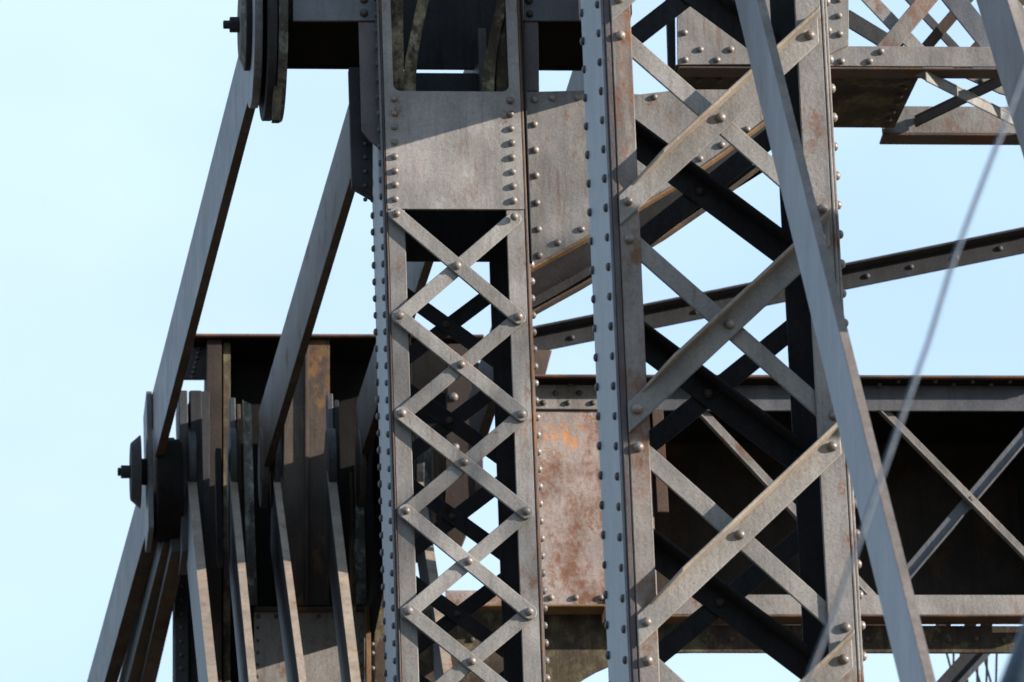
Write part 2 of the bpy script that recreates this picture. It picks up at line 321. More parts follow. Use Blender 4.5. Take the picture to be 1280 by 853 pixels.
p0 = at(785, 255, VR); p1 = at(795, 514, VR); p2 = at(808, 780, VR); pitch = (p0.z-p2.z)/2
ra = at(1011, 47, VR); rb = at(1040, 561, VR); rub = (ra.x+rb.x)/2; lub = (p0.x+p1.x+p2.x)/3
zl = [p0.z+pitch, p0.z, p1.z, p2.z, p2.z-pitch, p2.z-2*pitch]
rise = (ra.z-p0.z + rb.z-p2.z)/2
drop = at(797, 560, VR).z - at(1052, 785, VR).z; dz = p1.z-at(797, 560, VR).z
def angle_bar(p, q, wd, v0, leg, name, mat, parent, side=1, lt=0.012):
    bar2(p, q, wd, v0-0.012, v0, ext=0.05).build(name, mat, parent)
def lbar(p, q, wd, vf, leg, mat, parent, toward=-1, name='lacing_angle'):
    """an angle bar: flat leg against the flange, outstanding leg along its upper edge; vertical cut ends"""
    p = Vector(p); q = Vector(q); d = (q-p).normalized(); n = Vector((-d.y, d.x))
    if n.y < 0: n = -n
    e = 0.045; a0, a1 = p-d*e, q+d*e
    sl_ = d.y/d.x; h = wd/abs(d.x)
    # parallelogram with vertical ends
    P = [(a0.x, a0.y-h/2), (a1.x, a1.y-h/2), (a1.x, a1.y+h/2), (a0.x, a0.y+h/2)]
    mbx = MB().prism(P, vf-0.012, vf)
    c_ = 0.012/abs(d.x); s2 = 0.05
    tl = [(a0.x+s2, a0.y+h/2-c_+s2*sl_), (a1.x, a1.y+h/2-c_), (a1.x, a1.y+h/2+0.001), (a0.x+s2, a0.y+h/2+0.001+s2*sl_)]
    va, vb = (vf-0.012-leg, vf-0.0125) if toward < 0 else (vf+0.0005, vf+leg)
    if toward < 0:   # the outstanding leg is sheared off towards its lower end
        tp = 0.11; b0, b1, b2, b3 = [Vector((x, vb, y)) for x, y in tl]
        n0 = Vector((b0.x+tp, va, b0.z+tp*sl_)); n3 = Vector((b3.x+tp, va, b3.z+tp*sl_)); n1 = Vector((b1.x, va, b1.z)); n2 = Vector((b2.x, va, b2.z))
        if sl_ < 0: n0, n3 = Vector((b0.x, va, b0.z)), Vector((b3.x, va, b3.z)); n1 = Vector((b1.x-tp, va, b1.z-tp*sl_)); n2 = Vector((b2.x-tp, va, b2.z-tp*sl_))
        mbx.raw([n0, n1, n2, n3, b0, b1, b2, b3], [[0, 1, 2, 3], [7, 6, 5, 4], [1, 0, 4, 5], [2, 1, 5, 6], [3, 2, 6, 7], [0, 3, 7, 4]])
    else: mbx.prism(tl, va, vb)
    o = mbx.build(name, mat, parent)
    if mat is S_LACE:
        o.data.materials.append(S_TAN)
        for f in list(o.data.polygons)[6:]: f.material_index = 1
    return o
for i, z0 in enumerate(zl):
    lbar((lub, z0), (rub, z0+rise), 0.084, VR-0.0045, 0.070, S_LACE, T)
    rivet(T, (lub, VR-0.0165, z0), 0.0185); rivet(T, (rub, VR-0.0165, z0+rise), 0.0185)
    bar2((lub+0.01, z0-dz), (rub+0.01, z0-dz-drop), 0.070, VR+0.0135, VR+0.0245, ext=0.05).build('lacing_bar', S_LACE, T)
    rivet(T, (lub+0.0, VR-0.004, z0-dz), 0.0185); rivet(T, (rub+0.015, VR-0.002, z0-dz-drop), 0.0185)
for p in ((900, 150), (911, 408), (924, 671), (935, 935)):
    q = at(*p, VR); rivet(T, (q.x, VR-0.0165, q.z), 0.0185)
vb_ = VR+DR+0.016
for p in ((863, -10), (875, 240), (886, 493), (900, 754), (912, 1015)):
    q = at(*p, vb_); sl = rise/(rub-lub); du0 = q.x-(wL+0.03); du1 = (wR-0.03)-q.x; sl = 0.83
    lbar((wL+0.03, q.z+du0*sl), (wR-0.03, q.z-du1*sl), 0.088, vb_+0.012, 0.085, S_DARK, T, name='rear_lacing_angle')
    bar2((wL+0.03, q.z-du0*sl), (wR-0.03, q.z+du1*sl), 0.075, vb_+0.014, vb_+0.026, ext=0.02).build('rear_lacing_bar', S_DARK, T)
    rivet(T, (q.x, vb_, q.z), 0.018, me=DOMED)
z = wb; st = 0.1145
while z < wt:
    rivet(T, (wL-0.012, VR+0.075, z), 0.0155, '-u', DOMES).scale.z *= 0.72
    rivet(T, (wL-0.012, VR+DR-0.05, z-0.035), 0.0155, '-u', DOMES).scale.z *= 0.72
    rivet(T, (wR+0.012, VR+0.04, z), 0.0175, '+u', DOME)
    z += st

# ================================================================== knee bracket beside the left column
VK, DK = 30.06, 0.60
T = thing('knee_bracket', 'rusty grey gusset bracket with sloping underside rising behind the wide column', 'bracket', at(662, 335, VK))
edge_f = [(655, 340), (741, 293), (850, 228), (905, 190), (985, 130)]
plate('gusset_plate', [(655, 115), (735, 113), (800, 118), (850, 112), (985, 112)]+edge_f[::-1], VK, 0.014, S_GREY, T)
for (a, b) in zip(edge_f[:-1], edge_f[1:]):
    pass
fe = [at(x, y, VK) for x, y in edge_f]
lip = MB(); sof = MB()
for a, b in zip(fe[:-1], fe[1:]):
    dn = Vector((0, 0, -0.012))
    lip.raw([a+dn+Vector((0, -0.012, 0)), b+dn+Vector((0, -0.012, 0)), b+dn+Vector((0, 0.035, 0)), a+dn+Vector((0, 0.035, 0)),
             a+Vector((0, -0.012, 0)), b+Vector((0, -0.012, 0)), b+Vector((0, 0.035, 0)), a+Vector((0, 0.035, 0))],
            [[3, 2, 1, 0], [4, 5, 6, 7], [0, 1, 5, 4], [1, 2, 6, 5], [2, 3, 7, 6], [3, 0, 4, 7]])
lip.build('edge_angle', S_LIP, T, bevel=0)
for a, b in zip(fe[:-1], fe[1:]):
    up = Vector((0, 0, 0.06)); y0 = Vector((0, 0.04, 0)); y1 = Vector((0, DK, 0))
    sof.raw([a+up+y0, b+up+y0, b+up+y1, a+up+y1, a+up*1.3+y0, b+up*1.3+y0, b+up*1.3+y1, a+up*1.3+y1],
            [[3, 2, 1, 0], [4, 5, 6, 7], [0, 1, 5, 4], [1, 2, 6, 5], [2, 3, 7, 6], [3, 0, 4, 7]])
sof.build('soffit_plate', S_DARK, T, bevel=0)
bk = MB()
bp_ = [(p.x, p.z-0.012) for p in fe]
bk.prism([bp_[0], *bp_[1:], (fe[-1].x, fe[0].z+0.8), (fe[0].x, fe[0].z+0.8)], VK+DK, VK+DK+0.014); bk.build('rear_gusset_plate', S_DARK, T)
lb = MB()
for a, b in zip(fe[:-1], fe[1:]):
    a2 = a+Vector((0, DK-0.045, -0.026)); b2 = b+Vector((0, DK-0.045, -0.026)); y = Vector((0, 0.06, 0)); h = Vector((0, 0, 0.013))
    lb.raw([a2, b2, b2+y, a2+y, a2+h, b2+h, b2+y+h, a2+y+h], [[3, 2, 1, 0], [4, 5, 6, 7], [0, 1, 5, 4], [1, 2, 6, 5], [2, 3, 7, 6], [3, 0, 4, 7]])
lb.build('rear_edge_angle', S_OCHRE, T, bevel=0)
for x, y in ((668, 125), (690, 123), (722, 123), (668, 156), (669, 188), (670, 220), (671, 254), (673, 287), (674, 320), (697, 304), (727, 287), (902, 182), (875, 199), (934, 162), (818, 122)):
    q = at(x, y, VK); rivet(T, (q.x, VK, q.z), 0.0165)
MB().box(uR+0.012, uR+0.020, VL-0.004, VL+0.09, at(655, 335, VK).z, zt).build('corner_angle', S_DARK, T)

# ================================================================== shaded cross strut behind the top of the left column
VS = 30.10
T = thing('cross_strut', 'shaded box strut crossing behind the plated top of the narrow column', 'strut', at(560, 27, VS))
for x0, x1 in ((366, 470), (655, 728)):
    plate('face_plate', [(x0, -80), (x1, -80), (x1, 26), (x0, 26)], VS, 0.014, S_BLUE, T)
a, b = at(352, 27, VS), at(760, 27, VS)
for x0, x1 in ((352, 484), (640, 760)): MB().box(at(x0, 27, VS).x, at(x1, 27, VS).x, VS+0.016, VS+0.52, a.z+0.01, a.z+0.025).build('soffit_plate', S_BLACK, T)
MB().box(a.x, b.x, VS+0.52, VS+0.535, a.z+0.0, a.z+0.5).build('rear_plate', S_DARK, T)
for x, y in ((455, 17), (455, 0), (662, 18), (661, 1)):
    q = at(x, y, VS); rivet(T, (q.x, VS, q.z), 0.018, me=DOMED)
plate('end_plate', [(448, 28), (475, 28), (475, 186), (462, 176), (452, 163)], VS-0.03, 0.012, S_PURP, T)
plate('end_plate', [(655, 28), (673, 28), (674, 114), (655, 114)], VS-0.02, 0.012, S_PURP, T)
plate('hanger_plate', [(436, 84), (466, 84), (466, 246), (456, 240), (440, 231)], VS+0.05, 0.06, S_DARK, T)
for i in range(5):
    q = at(456.5, 180+i*17.5, VS+0.05); rivet(T, (q.x, VS+0.05, q.z), 0.010, me=DOMED)

# dark hangers seen through the opening above the plate
def ribbon(pts, v0, depth, wd, name, mat, parent=None):
    """curved strip: pts are pixels of its left edge, wd pixels wide, depth metres deep"""
    A = [at(x, y, v0) for x, y in pts]; B = [at(x+(wd if not isinstance(wd, list) else wd[i]), y, v0) for i, (x, y) in enumerate(pts)]
    P = [(p.x, p.z) for p in A]+[(p.x, p.z) for p in B[::-1]]
    return MB().prism(P, v0, v0+depth).build(name, mat, parent, bevel=0)
for i, (pts, wd, lab) in enumerate([
        ([(489, -40), (489, 30), (490, 120), (491, 150)], 15, 'leftmost mossy hanger bar inside the opening of the narrow column'),
        ([(538, -40), (522, 0), (514, 38), (507, 74), (504, 98), (503, 150)], [15, 14, 13.5, 15, 16, 16], 'curved mossy hanger bar inside the opening, second from the left'),
        ([(636, -40), (622, 0), (613, 41), (606, 74), (603, 98), (602, 150)], [13, 13, 12, 14, 15, 15], 'curved pale streaked hanger bar at the right of the opening'),
        ([(632, -40), (627, 20), (622, 50), (620, 120), (620, 150)], [14, 14, 14, 14, 14], 'rightmost hanger bar inside the opening, against the flange')]):
    o = ribbon(pts, VL+0.12+0.02*(i % 2), 0.05, wd, 'hanger_bar', S_HANG)
    tag(o, lab, 'hanger bar', 'hanger bars in the column opening')

# ================================================================== portal strut at the upper right
VP, DP = 31.0, 0.74
T = thing('portal_strut', 'horizontal box strut at upper right with lit front angle and dark riveted underside', 'strut', at(1040, 83, VP))
plate('front_angle', [(925, 57), (1300, 59), (1300, 84), (925, 82)], VP, 0.014, S_GREY, T)
a, b = at(848, 83, VP), at(1300, 84, VP)
MB().box(a.x, b.x, VP-0.006, VP+0.10, a.z-0.012, a.z).build('bottom_angle', S_EDGE, T)
plate('gusset_plate', [(845, -60), (1061, -60), (1061, 56), (1012, 80), (847, 81)], VP-0.016, 0.014, S_GREY, T)
plate('side_post', [(831, -60), (843, -60), (845, 100), (836, 100)], VP+0.10, 0.04, S_DARK, T)
for x, y in ((855, 43), (875, 64), (913, 64), (856, 77), (896, 77), (1048, 2), (1048, 22), (1049, 45), (905, 10), (940, 20), (885, 12), (1020, 60), (950, 45)):
    q = at(x, y, VP); rivet(T, (q.x, VP-0.016, q.z), 0.0165)
for x, y in ((1101, 65), (1052, 77), (1087, 77)):
    q = at(x, y, VP); rivet(T, (q.x, VP, q.z), 0.0165)
# underside plate, seen from below
c1, c2 = at(1150, 86, VP+0.1), at(1118, 178, VP+DP)
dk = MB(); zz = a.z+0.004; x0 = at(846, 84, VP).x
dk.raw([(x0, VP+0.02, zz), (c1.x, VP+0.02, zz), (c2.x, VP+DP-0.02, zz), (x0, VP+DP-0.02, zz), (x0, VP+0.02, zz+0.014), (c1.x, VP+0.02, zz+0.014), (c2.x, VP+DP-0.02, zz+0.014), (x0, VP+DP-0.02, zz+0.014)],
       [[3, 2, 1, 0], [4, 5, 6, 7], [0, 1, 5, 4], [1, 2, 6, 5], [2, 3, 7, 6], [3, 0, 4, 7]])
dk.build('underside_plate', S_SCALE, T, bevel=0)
for i in range(7):
    f = (i+0.5)/8; q = Vector((c1.x+(c2.x-c1.x)*f-0.05, VP+DP*f, zz)); rivet(T, q, 0.0155, '-z', DOMED)
    rivet(T, (x0+0.15+i*0.1, VP+DP-0.06, zz), 0.0155, '-z', DOMED); rivet(T, (x0+0.12+i*0.1, VP+0.14, zz-0.008), 0.0155, '-z', DOMED)
zr = zz+0.02
q0, q1 = at(1101, 133, VP+DP), at(1420, 134, VP+DP)
MB().box(q0.x, q1.x, VP+DP, VP+DP+0.014, at(1200, 167, VP+DP).z, at(1200, 133, VP+DP).z).build('rear_angle', S_GREY2, T)
zc = at(1200, 167, VP+DP).z
MB().box(q0.x, q1.x, VP+DP-0.006, VP+DP+0.11, zc-0.014, zc-0.001).build('rear_bottom_angle', S_EDGE, T)
# lacing of the underside
for (xa, ya, xb, yb, s_, mt_) in ((1150, 88, 1300, 165, 0, S_GREY2), (1150, 163, 1300, 100, 1, S_BROWN)):
    A = at(xa, ya, VP+0.03 if s_ == 0 else VP+DP); 
    B = at(xb, yb, VP+DP if s_ == 0 else VP+0.05)
    A.z = B.z = zz-0.02+0.075*s_
    d = (B-A).normalized(); n = Vector((-d.y, d.x, 0))*0.07
    MB().slab(A-n*0.5, B-n*0.5, n, Vector((0, 0, 0.012))).build('underside_lacing_bar', mt_, T)
    MB().slab(A-n*0.5, B-n*0.5, n*0.16, Vector((0, 0, -0.05))).build('underside_lacing_leg', mt_, T)
plate('rear_face_plate', [(1195, 92), (1300, 92), (1300, 130), (1250, 117)], VP+0.35, 0.012, S_GREY2, T)
q = at(1227, 102, VP+0.35); rivet(T, (q.x, VP+0.35, q.z), 0.018, me=DOMED)

# bracing bars above the strut, each its own member
vx = 31.5
for i, (p, q, wd, mt_, dv, lab) in enumerate([
        ((1070, -20), (1160, 75), 20, S_GREY2, 0.0, 'grey brace bar falling to the right above the strut, leftmost of the crossed braces'),
        ((1093, 78), (1175, -20), 24, S_RUST, -0.05, 'rust stained brace bar rising to the right above the strut in sunlight'),
        ((1138, 82), (1225, -20), 15, S_BROWN, 0.25, 'thin dark brace bar rising to the right behind the sunlit rusty one'),
        ((1176, -22), (1262, 84), 30, S_BLUE, 0.1, 'broad dark slate brace bar falling to the right at the upper right corner'),
        ((1254, -12), (1300, 45), 16, S_GREY, 0.2, 'short brace bar in the extreme top right corner'),
        ((1120, -20), (1215, 82), 12, S_SLATED, 0.5, 'thin shaded brace falling to the right, farthest back of the crossed braces'),
        ((1199, 84), (1290, -15), 16, S_BROWN, 0.55, 'thin brown brace rising to the right behind the broad slate one'),
        ((1056, 20), (1125, 62), 24, S_DARK, 0.4, 'dark sloping chord just right of the wide column head')]):
    v = vx+dv; a = UZ(*p, v); b = UZ(*q, v)
    T2 = thing('brace_bar', lab, 'brace', (a[0], v, a[1]), 'braces above the portal strut')
    bar2(a, b, wd/275, v, v+0.012).build('web_plate', mt_, T2)
    dd = (Vector(b)-Vector(a)).normalized(); nn = Vector((-dd.y, dd.x)); nn = nn if nn.y > 0 else -nn
    o = nn*(wd/275/2-0.006)
    bar2(tuple(Vector(a)+o), tuple(Vector(b)+o), 0.012, v+0.0125, v+0.08).build('outstanding_leg', mt_, T2)

# ================================================================== far tie angle
VT = 36.5
T = thing('tie_angle', 'long dark riveted angle tie sloping up to the right across the sky', 'tie', at(665, 430, VT))
a, b = Vector(UZ(640, 434, VT)), Vector(UZ(1320, 296, VT))
bar2(a, b, 0.115, VT, VT+0.014).build('web_plate', S_DARK, T)
n = Vector((-(b-a).y, (b-a).x)).normalized()
bar2(a+n*0.052, b+n*0.052, 0.014, VT-0.10, VT-0.001).build('top_leg', S_DARK, T)
for x in (1084, 1139, 1250, 715, 760, 870, 935, 990, 1195):
    yy = 429-(x-665)*0.2085+4; q = at(x, yy, VT); rivet(T, (q.x, VT, q.z), 0.016, me=DOMED)
T2 = plate('tie_gusset', [(640, 436), (690, 438), (681, 472), (640, 472)], 35.6, 0.03, S_BROWN, None)
tag(T2, 'small brown gusset under the lower left end of the dark tie', 'gusset')

# ================================================================== right floor girder
VG, DG = 33.6, 0.80
T = thing('box_girder', 'deep horizontal girder right of the narrow column, rusty end plate then crossed lattice bars', 'girder', at(668, 755, VG))
a, b = at(640, 471, VG-0.115), at(1320, 472, VG-0.115); gz = a.z
MB().box(a.x, b.x, VG-0.115, VG-0.09, gz, gz+0.014).build('top_plate', S_EDGE, T)
MB().box(a.x, b.x, VG-0.089, VG+DG+0.05, gz+0.001, gz+0.013).build('cover_plate', S_BLACK, T)
plate('top_angle', [(662, 476), (755, 476), (755, 512), (662, 511)], VG, 0.016, S_GREY2, T)
plate('top_angle', [(757, 476), (1320, 476), (1320, 514), (757, 513)], VG, 0.016, S_BLUE, T)
plate('end_web_plate', [(640, 513), (812, 514), (822, 757), (640, 757)], VG+0.018, 0.012, S_PINK, T)
plate('stiffener', [(815, 512), (829, 512), (836, 640), (822, 640)], VG-0.01, 0.02, S_BROWN, T)
w0 = at(640, 600, VG+DG)
MB().box(a.x, b.x, VG+DG, VG+DG+0.014, at(900, 768, VG+DG).z, gz).build('rear_web_plate', S_WEB, T)
gb = at(900, 770, VG).z
plate('bottom_angle', [(640, 744), (1320, 744), (1320, 770), (640, 757)][:2]+[(1320, 770), (640, 757)] if False else [(757, 743), (1320, 744), (1320, 769), (757, 768)], VG-0.002, 0.014, S_GREY, T)
MB().box(at(640, 757, VG).x, at(756, 757, VG).x, VG-0.02, VG+0.10, at(700, 757, VG).z-0.012, at(700, 757, VG).z).build('bottom_flange_leg', S_LIP, T)
MB().box(at(757, 769, VG).x, b.x, VG-0.02, VG+0.10, gb-0.012, gb).build('bottom_flange_leg', S_EDGE, T)
MB().box(at(1306, 600, VG).x, at(1306, 600, VG).x+0.014, VG+0.018, VG+DG-0.001, at(1300, 742, VG).z, gz).build('added_end_shade_plate', S_DARK, T)  # plate added out of frame to keep the sun off the rear web
plate('end_web_plate', [(557, 738), (640, 738), (640, 757), (557, 757)], VG+0.018, 0.012, S_PINK, T)
MB().box(at(557, 757, VG).x, at(640, 757, VG).x-0.001, VG-0.02, VG+0.045, at(600, 757, VG).z-0.012, at(600, 757, VG).z).build('bottom_flange_leg', S_LIP, T)
for x in (689, 720, 752):
    q = at(x, 746, VG); rivet(T, (q.x, VG+0.018, q.z), 0.017)
for x, y in ((692, 477), (712, 480), (735, 478), (679, 504), (694, 492), (710, 504), (724, 492), (741, 504), (751, 492)):
    q = at(x, y, VG); rivet(T, (q.x, VG, q.z), 0.015, me=DOMED)
for i in range(9):
    for (x, y) in ((1100+i*46.5, 481), (1122+i*46.5, 478)):
        q = at(x, y, VG-0.05); rivet(T, (q.x, VG-0.03-0.04*(y < 480), gz), 0.012, '-z', me=DOMED)
for (p, q_, wd, dv, mt_, ) in (((1088, 497), (1300, 712), 13, 0, S_GREY2), ((1300, 522), (1110, 745), 17, 0.03, S_BLUE), ((868, 505), (1002, 648), 14, 0, S_GREY2), ((838, 560), (1100, 755), 12, 0.05, S_PINK), ((1038, 690), (1100, 756), 13, 0.02, S_GREY)):
    if p == (838, 560): continue
    v = VG+0.03+dv; a_ = UZ(*p, v); b_ = UZ(*q_, v)
    bar2(a_, b_, wd/262, v, v+0.012).build('lattice_bar', mt_, T)
    dd = (Vector(b_)-Vector(a_)).normalized(); nn = Vector((-dd.y, dd.x)); nn = nn if nn.y < 0 else -nn
    o = nn*(wd/262/2-0.005)
    bar2(tuple(Vector(a_)+o), tuple(Vector(b_)+o), 0.010, v-0.028, v-0.0005).build('lattice_bar_leg', mt_, T)
q = at(1213, 624, VG+0.03); rivet(T, (q.x, VG+0.03, q.z), 0.014, me=DOMED)

# lower beam with curved haunch
VB = 33.75
T = thing('haunched_beam', 'brown flaking beam under the girder with a curved haunch at its left end', 'beam', at(640, 853, VB))
arc = []
for i in range(13):
    t = i/12; a_ = math.pi*0.5*t; arc.append((695+170*(1-math.cos(a_)), 900-85*math.sin(a_)))
plate('web_plate', [(520, 762), (842, 762), (850, 781), (1320, 783), (1320, 816), (865, 815)]+arc[::-1]+[(700, 1000), (520, 1000)], VB, 0.02, S_SCALE, T, bevel=0)
zq = at(1000, 782, VB).z
MB().box(at(850, 781, VB).x, at(1320, 781, VB).x, VB+0.021, VB+0.12, zq-0.012, zq-0.001).build('top_flange', S_BROWN, T)
for i in range(16):
    x = 560+i*30 if i < 3 else 880+(i-3)*34; q = at(x, 800+random.uniform(-1, 1), VB); rivet(T, (q.x, VB, q.z), 0.014, me=DOMED)
# small packing blocks between girder and beam
for i, (x0, x1) in enumerate(((868, 944), (974, 1066), (1079, 1156), (1176, 1194), (1212, 1226), (1232, 1246))):
    o = plate('packing_block', [(x0, 766), (x1, 766), (x1-6, 783), (x0-4, 783)], VB+0.1, 0.3, S_BROWN, T)
# railing seen below the beam
T = thing('mesh_railing', 'thin criss-cross railing far below the beam at the bottom right', 'railing', at(1220, 870, 40))
for i, (x0, x1) in enumerate(((1192, 1192), (1208, 1206), (1222, 1221), (1234, 1232), (1246, 1244), (1199, 1222), (1212, 1240), (1227, 1252), (1182, 1206))):
    A, B = at(x0, 812, 40), at(x1, 900, 40); MB().tube([A, B], 0.007, 6).build('rail_wire', S_DARK, T, bevel=0)
a_, b_ = UZ(1222, 812, 38), UZ(1160, 880, 38)
T = thing('stair_stringer', 'dark sloping channel going down to the left below the beam at bottom right', 'channel', at(1210, 880, 38))
bar2(a_, b_, 0.10, 38, 38.02).build('web_plate', S_DARK, T); o = 0.05
bar2((a_[0]+0.06, a_[1]-0.02), (b_[0]+0.06, b_[1]-0.02), 0.03, 37.97, 38.0).build('flange', S_SLATED, T)

# ================================================================== left girder with stiffeners
VF = 36.2
T = thing('stiffened_girder', 'dark plate girder behind the eyebars with brown and ochre stiffener posts', 'girder', at(245, 853, VF))
a, b = at(243, 420, VF-0.37), at(605, 419, VF-0.37); fz = a.z
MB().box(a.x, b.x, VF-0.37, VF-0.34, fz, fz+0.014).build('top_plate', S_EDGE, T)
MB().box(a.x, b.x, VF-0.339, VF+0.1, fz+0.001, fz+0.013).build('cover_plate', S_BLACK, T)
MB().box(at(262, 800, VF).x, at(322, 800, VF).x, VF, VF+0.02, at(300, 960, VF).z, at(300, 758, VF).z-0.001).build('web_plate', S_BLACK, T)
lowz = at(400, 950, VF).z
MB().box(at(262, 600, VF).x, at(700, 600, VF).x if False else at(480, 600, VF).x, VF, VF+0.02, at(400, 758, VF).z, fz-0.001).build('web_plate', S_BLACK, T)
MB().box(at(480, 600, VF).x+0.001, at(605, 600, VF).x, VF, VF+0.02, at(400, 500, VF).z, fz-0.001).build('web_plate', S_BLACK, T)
vs_ = VF-0.32
plate('end_plate', [(244, 421), (268, 421), (262, 474), (230, 474)], VF-0.2, 0.02, S_DARK, T)
for i in range(8):
    q = at(251-i*1.6, 430+i*6, VF-0.2); rivet(T, (q.x, VF-0.2, q.z), 0.010, me=DOMED)
plate('stiffener', [(259, 421), (277, 421), (277, 960), (253, 960)], vs_, 0.30, S_POST, T)
plate('stiffener', [(279, 421), (288, 421), (288, 960), (279, 960)], vs_+0.05, 0.25, S_SCALE, T)
plate('stiffener', [(357, 420), (382, 420), (381, 757), (352, 757)], vs_, 0.04, S_OCHRE, T)
plate('stiffener', [(385, 420), (412, 420), (412, 757), (385, 757)], vs_, 0.04, S_OCHRE, T)
plate('stiffener_ridge', [(381.5, 420), (385.5, 420), (385.5, 757), (381.5, 757)], vs_-0.03, 0.05, S_BROWN, T)
plate('peeled_strip', [(303, 500), (314, 505), (318, 640), (322, 756), (309, 756), (306, 640)], vs_+0.1, 0.02, S_PEEL, T)
plate('peeled_strip', [(445, 610), (462, 590), (464, 756), (442, 756)], vs_+0.1, 0.02, S_PEEL, T)
lp = MB().prism(poly([(318, 765), (456, 765), (456, 960), (318, 960)], vs_), vs_, vs_+0.02).build('lower_plate', S_GREY, T)
pz = at(400, 764, vs_).z
MB().box(at(318, 764, vs_).x, at(456, 764, vs_).x, vs_-0.03, vs_+0.2, pz, pz+0.014).build('ledge_angle', S_OCHRE, T)
plate('corner_angle', [(457, 758), (463, 758), (465, 960), (459, 960)], vs_-0.06, 0.05, S_LIP, T)
plate('corner_post', [(466, 600), (482, 600), (482, 960), (470, 960)], vs_-0.02, 0.05, S_SCALE, T)
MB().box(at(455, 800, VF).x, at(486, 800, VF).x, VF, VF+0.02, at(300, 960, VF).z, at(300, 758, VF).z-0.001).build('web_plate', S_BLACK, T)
for y in (785, 801, 816, 831, 846):
    q = at(449.5+(y-785)*.02, y, vs_); rivet(T, (q.x, vs_, q.z), 0.013)
    q = at(322, y, vs_); rivet(T, (q.x, vs_, q.z), 0.010, me=DOMED)
for y in (744, 755, 768, 774, 784, 804, 815, 834):
    q = at(464+(y-744)*.01, y, vs_-0.06); rivet(T, (q.x+0.006, vs_-0.04, q.z), 0.011)
for x in (322, 345, 398, 430):
    q = at(x, 771, vs_); rivet(T, (q.x, vs_, q.z), 0.012, me=DOMED)
plate('end_post', [(219, 690), (234, 690), (237, 960), (219, 960)], vs_+0.05, 0.3, S_DARK, T)
plate('end_post', [(236, 700), (253, 700), (256, 960), (238, 960)], vs_+0.1, 0.2, S_DARK, T)
for i in range(9):
    q = at(226.5, 700+i*17, vs_+0.05); rivet(T, (q.x, vs_+0.05, q.z), 0.012, me=DOMED)
# members seen through the narrow column
T = thing('rear_post', 'dark stained posts seen through the lacing of the narrow column', 'post', at(600, 853, 35.5))
plate('backing_plate', [(505, 430), (562, 430), (556, 640), (505, 700)], 35.85, 0.02, S_BLACK, T)
plate('post_plate', [(560, 430), (590, 430), (588, 600), (584, 665), (576, 684), (560, 680), (556, 640)], 35.6, 0.10, S_POST, T)
plate('post_plate', [(516, 560), (538, 540), (541, 640), (536, 700), (520, 700)], 35.7, 0.05, S_PEEL, T)
plate('post_plate', [(543, 560), (554, 560), (556, 670), (547, 670)], 35.65, 0.05, S_SCALE, T)
for x, y in ((567, 497), (569, 560), (551, 600)):
    q = at(x, y, 35.6); rivet(T, (q.x, 35.6, q.z), 0.024)

# ================================================================== eyebars and pins
V1, V2 = 30.45, 35.2           # upper and lower pins
def solve_slab(px0, v0, px1, v1, facepx, edgepx, kind):
    P0, P1 = at(*px0, v0), at(*px1, v1); d = (P1-P0).normalized()
    base = Vector((0, 0, 1)) if kind == 'A' else Vector((0, 1, 0))
    wv = (base - d*base.dot(d)); wv.x = 0; wv.normalize()
    def perp(vec, P):
        a = Vector(proj(P)); b = Vector(proj(P+vec*0.01)); e = Vector(proj(P+d*0.1))-a; e.normalize(); q = (b-a)/0.01
        return abs(q.x*e.y-q.y*e.x)
    mid = (P0+P1)/2
    wd = facepx/perp(wv, mid); tt = edgepx/perp(Vector((1, 0, 0)), mid)
    return P0, P1, wv*wd, Vector((tt, 0, 0)), wd, tt
EB = 'forged eyebars between the pins'
def eyebar(px0, v0, px1, v1, facepx, edgepx, kind, mf, me_, lab, head0=None, head1=None, vertex_edge=True):
    P0, P1, wv, tv, wd, tt = solve_slab(px0, v0, px1, v1, facepx, edgepx, kind)
    print('eyebar', lab[:30], 'w %.2f t %.3f' % (wd, tt), 'du', round(P1.x-P0.x, 2), 'dz', round(P1.z-P0.z, 2))
    T = thing('eyebar', lab, 'eyebar', P1, EB)
    MB().slab(P0, P1, wv, tv).build('shank', mf, T, bevel=0.004)
    e = 0.004
    d = (P1-P0).normalized(); nv = -wv.normalized()*e
    MB().slab(P0+nv, P1+nv, -nv*0.5, tv*0.98).build('edge_face', me_, T, bevel=0)
    if head0 is not None:
        E_ = P1 if kind == 'A' else P0
        MB().disc(E_.x+0.003, V2, at(E_.x and 300, 585, V2).z, head0, tt-0.006, 40).build('eye', mf, T, bevel=0.004)
    return T
S_RE = S_OCHRE if False else steel('rust_brown_edge', (0.06, 0.04, 0.03), rust=(0.11, 0.05, 0.028), amount=0.45, palea=0.1, seed=71, rough=0.7, spec=0.2)
eyebar((318, 95), V1, (189, 590), V2, 25, 11, 'A', S_BAR, S_RE, 'leftmost long eyebar against open sky, from the upper nut down to the lower pin', 0.21)
eyebar((466, 130), V1, (325, 600), V2, 28, 10, 'A', S_BARB, S_RE, 'long eyebar second from the left, crossing the top of the dark girder', 0.21)
eyebar((600, 120), V1, (446, 585), V2, 28, 10, 'A', S_BARB, S_RE, 'long eyebar third from the left, passing behind the narrow column', 0.21)
eyebar((750, 75), V1, (588, 575), V2, 28, 12, 'A', S_BARB, S_RE, 'long eyebar seen through the lacing of the narrow column', 0.21)
S_LIT = steel('sunlit_tan_edge', (0.33, 0.26, 0.20), rust=(0.27, 0.14, 0.08), amount=0.35, seed=75)  # sunlight on the lower eyebars' front edges painted as a lighter tan
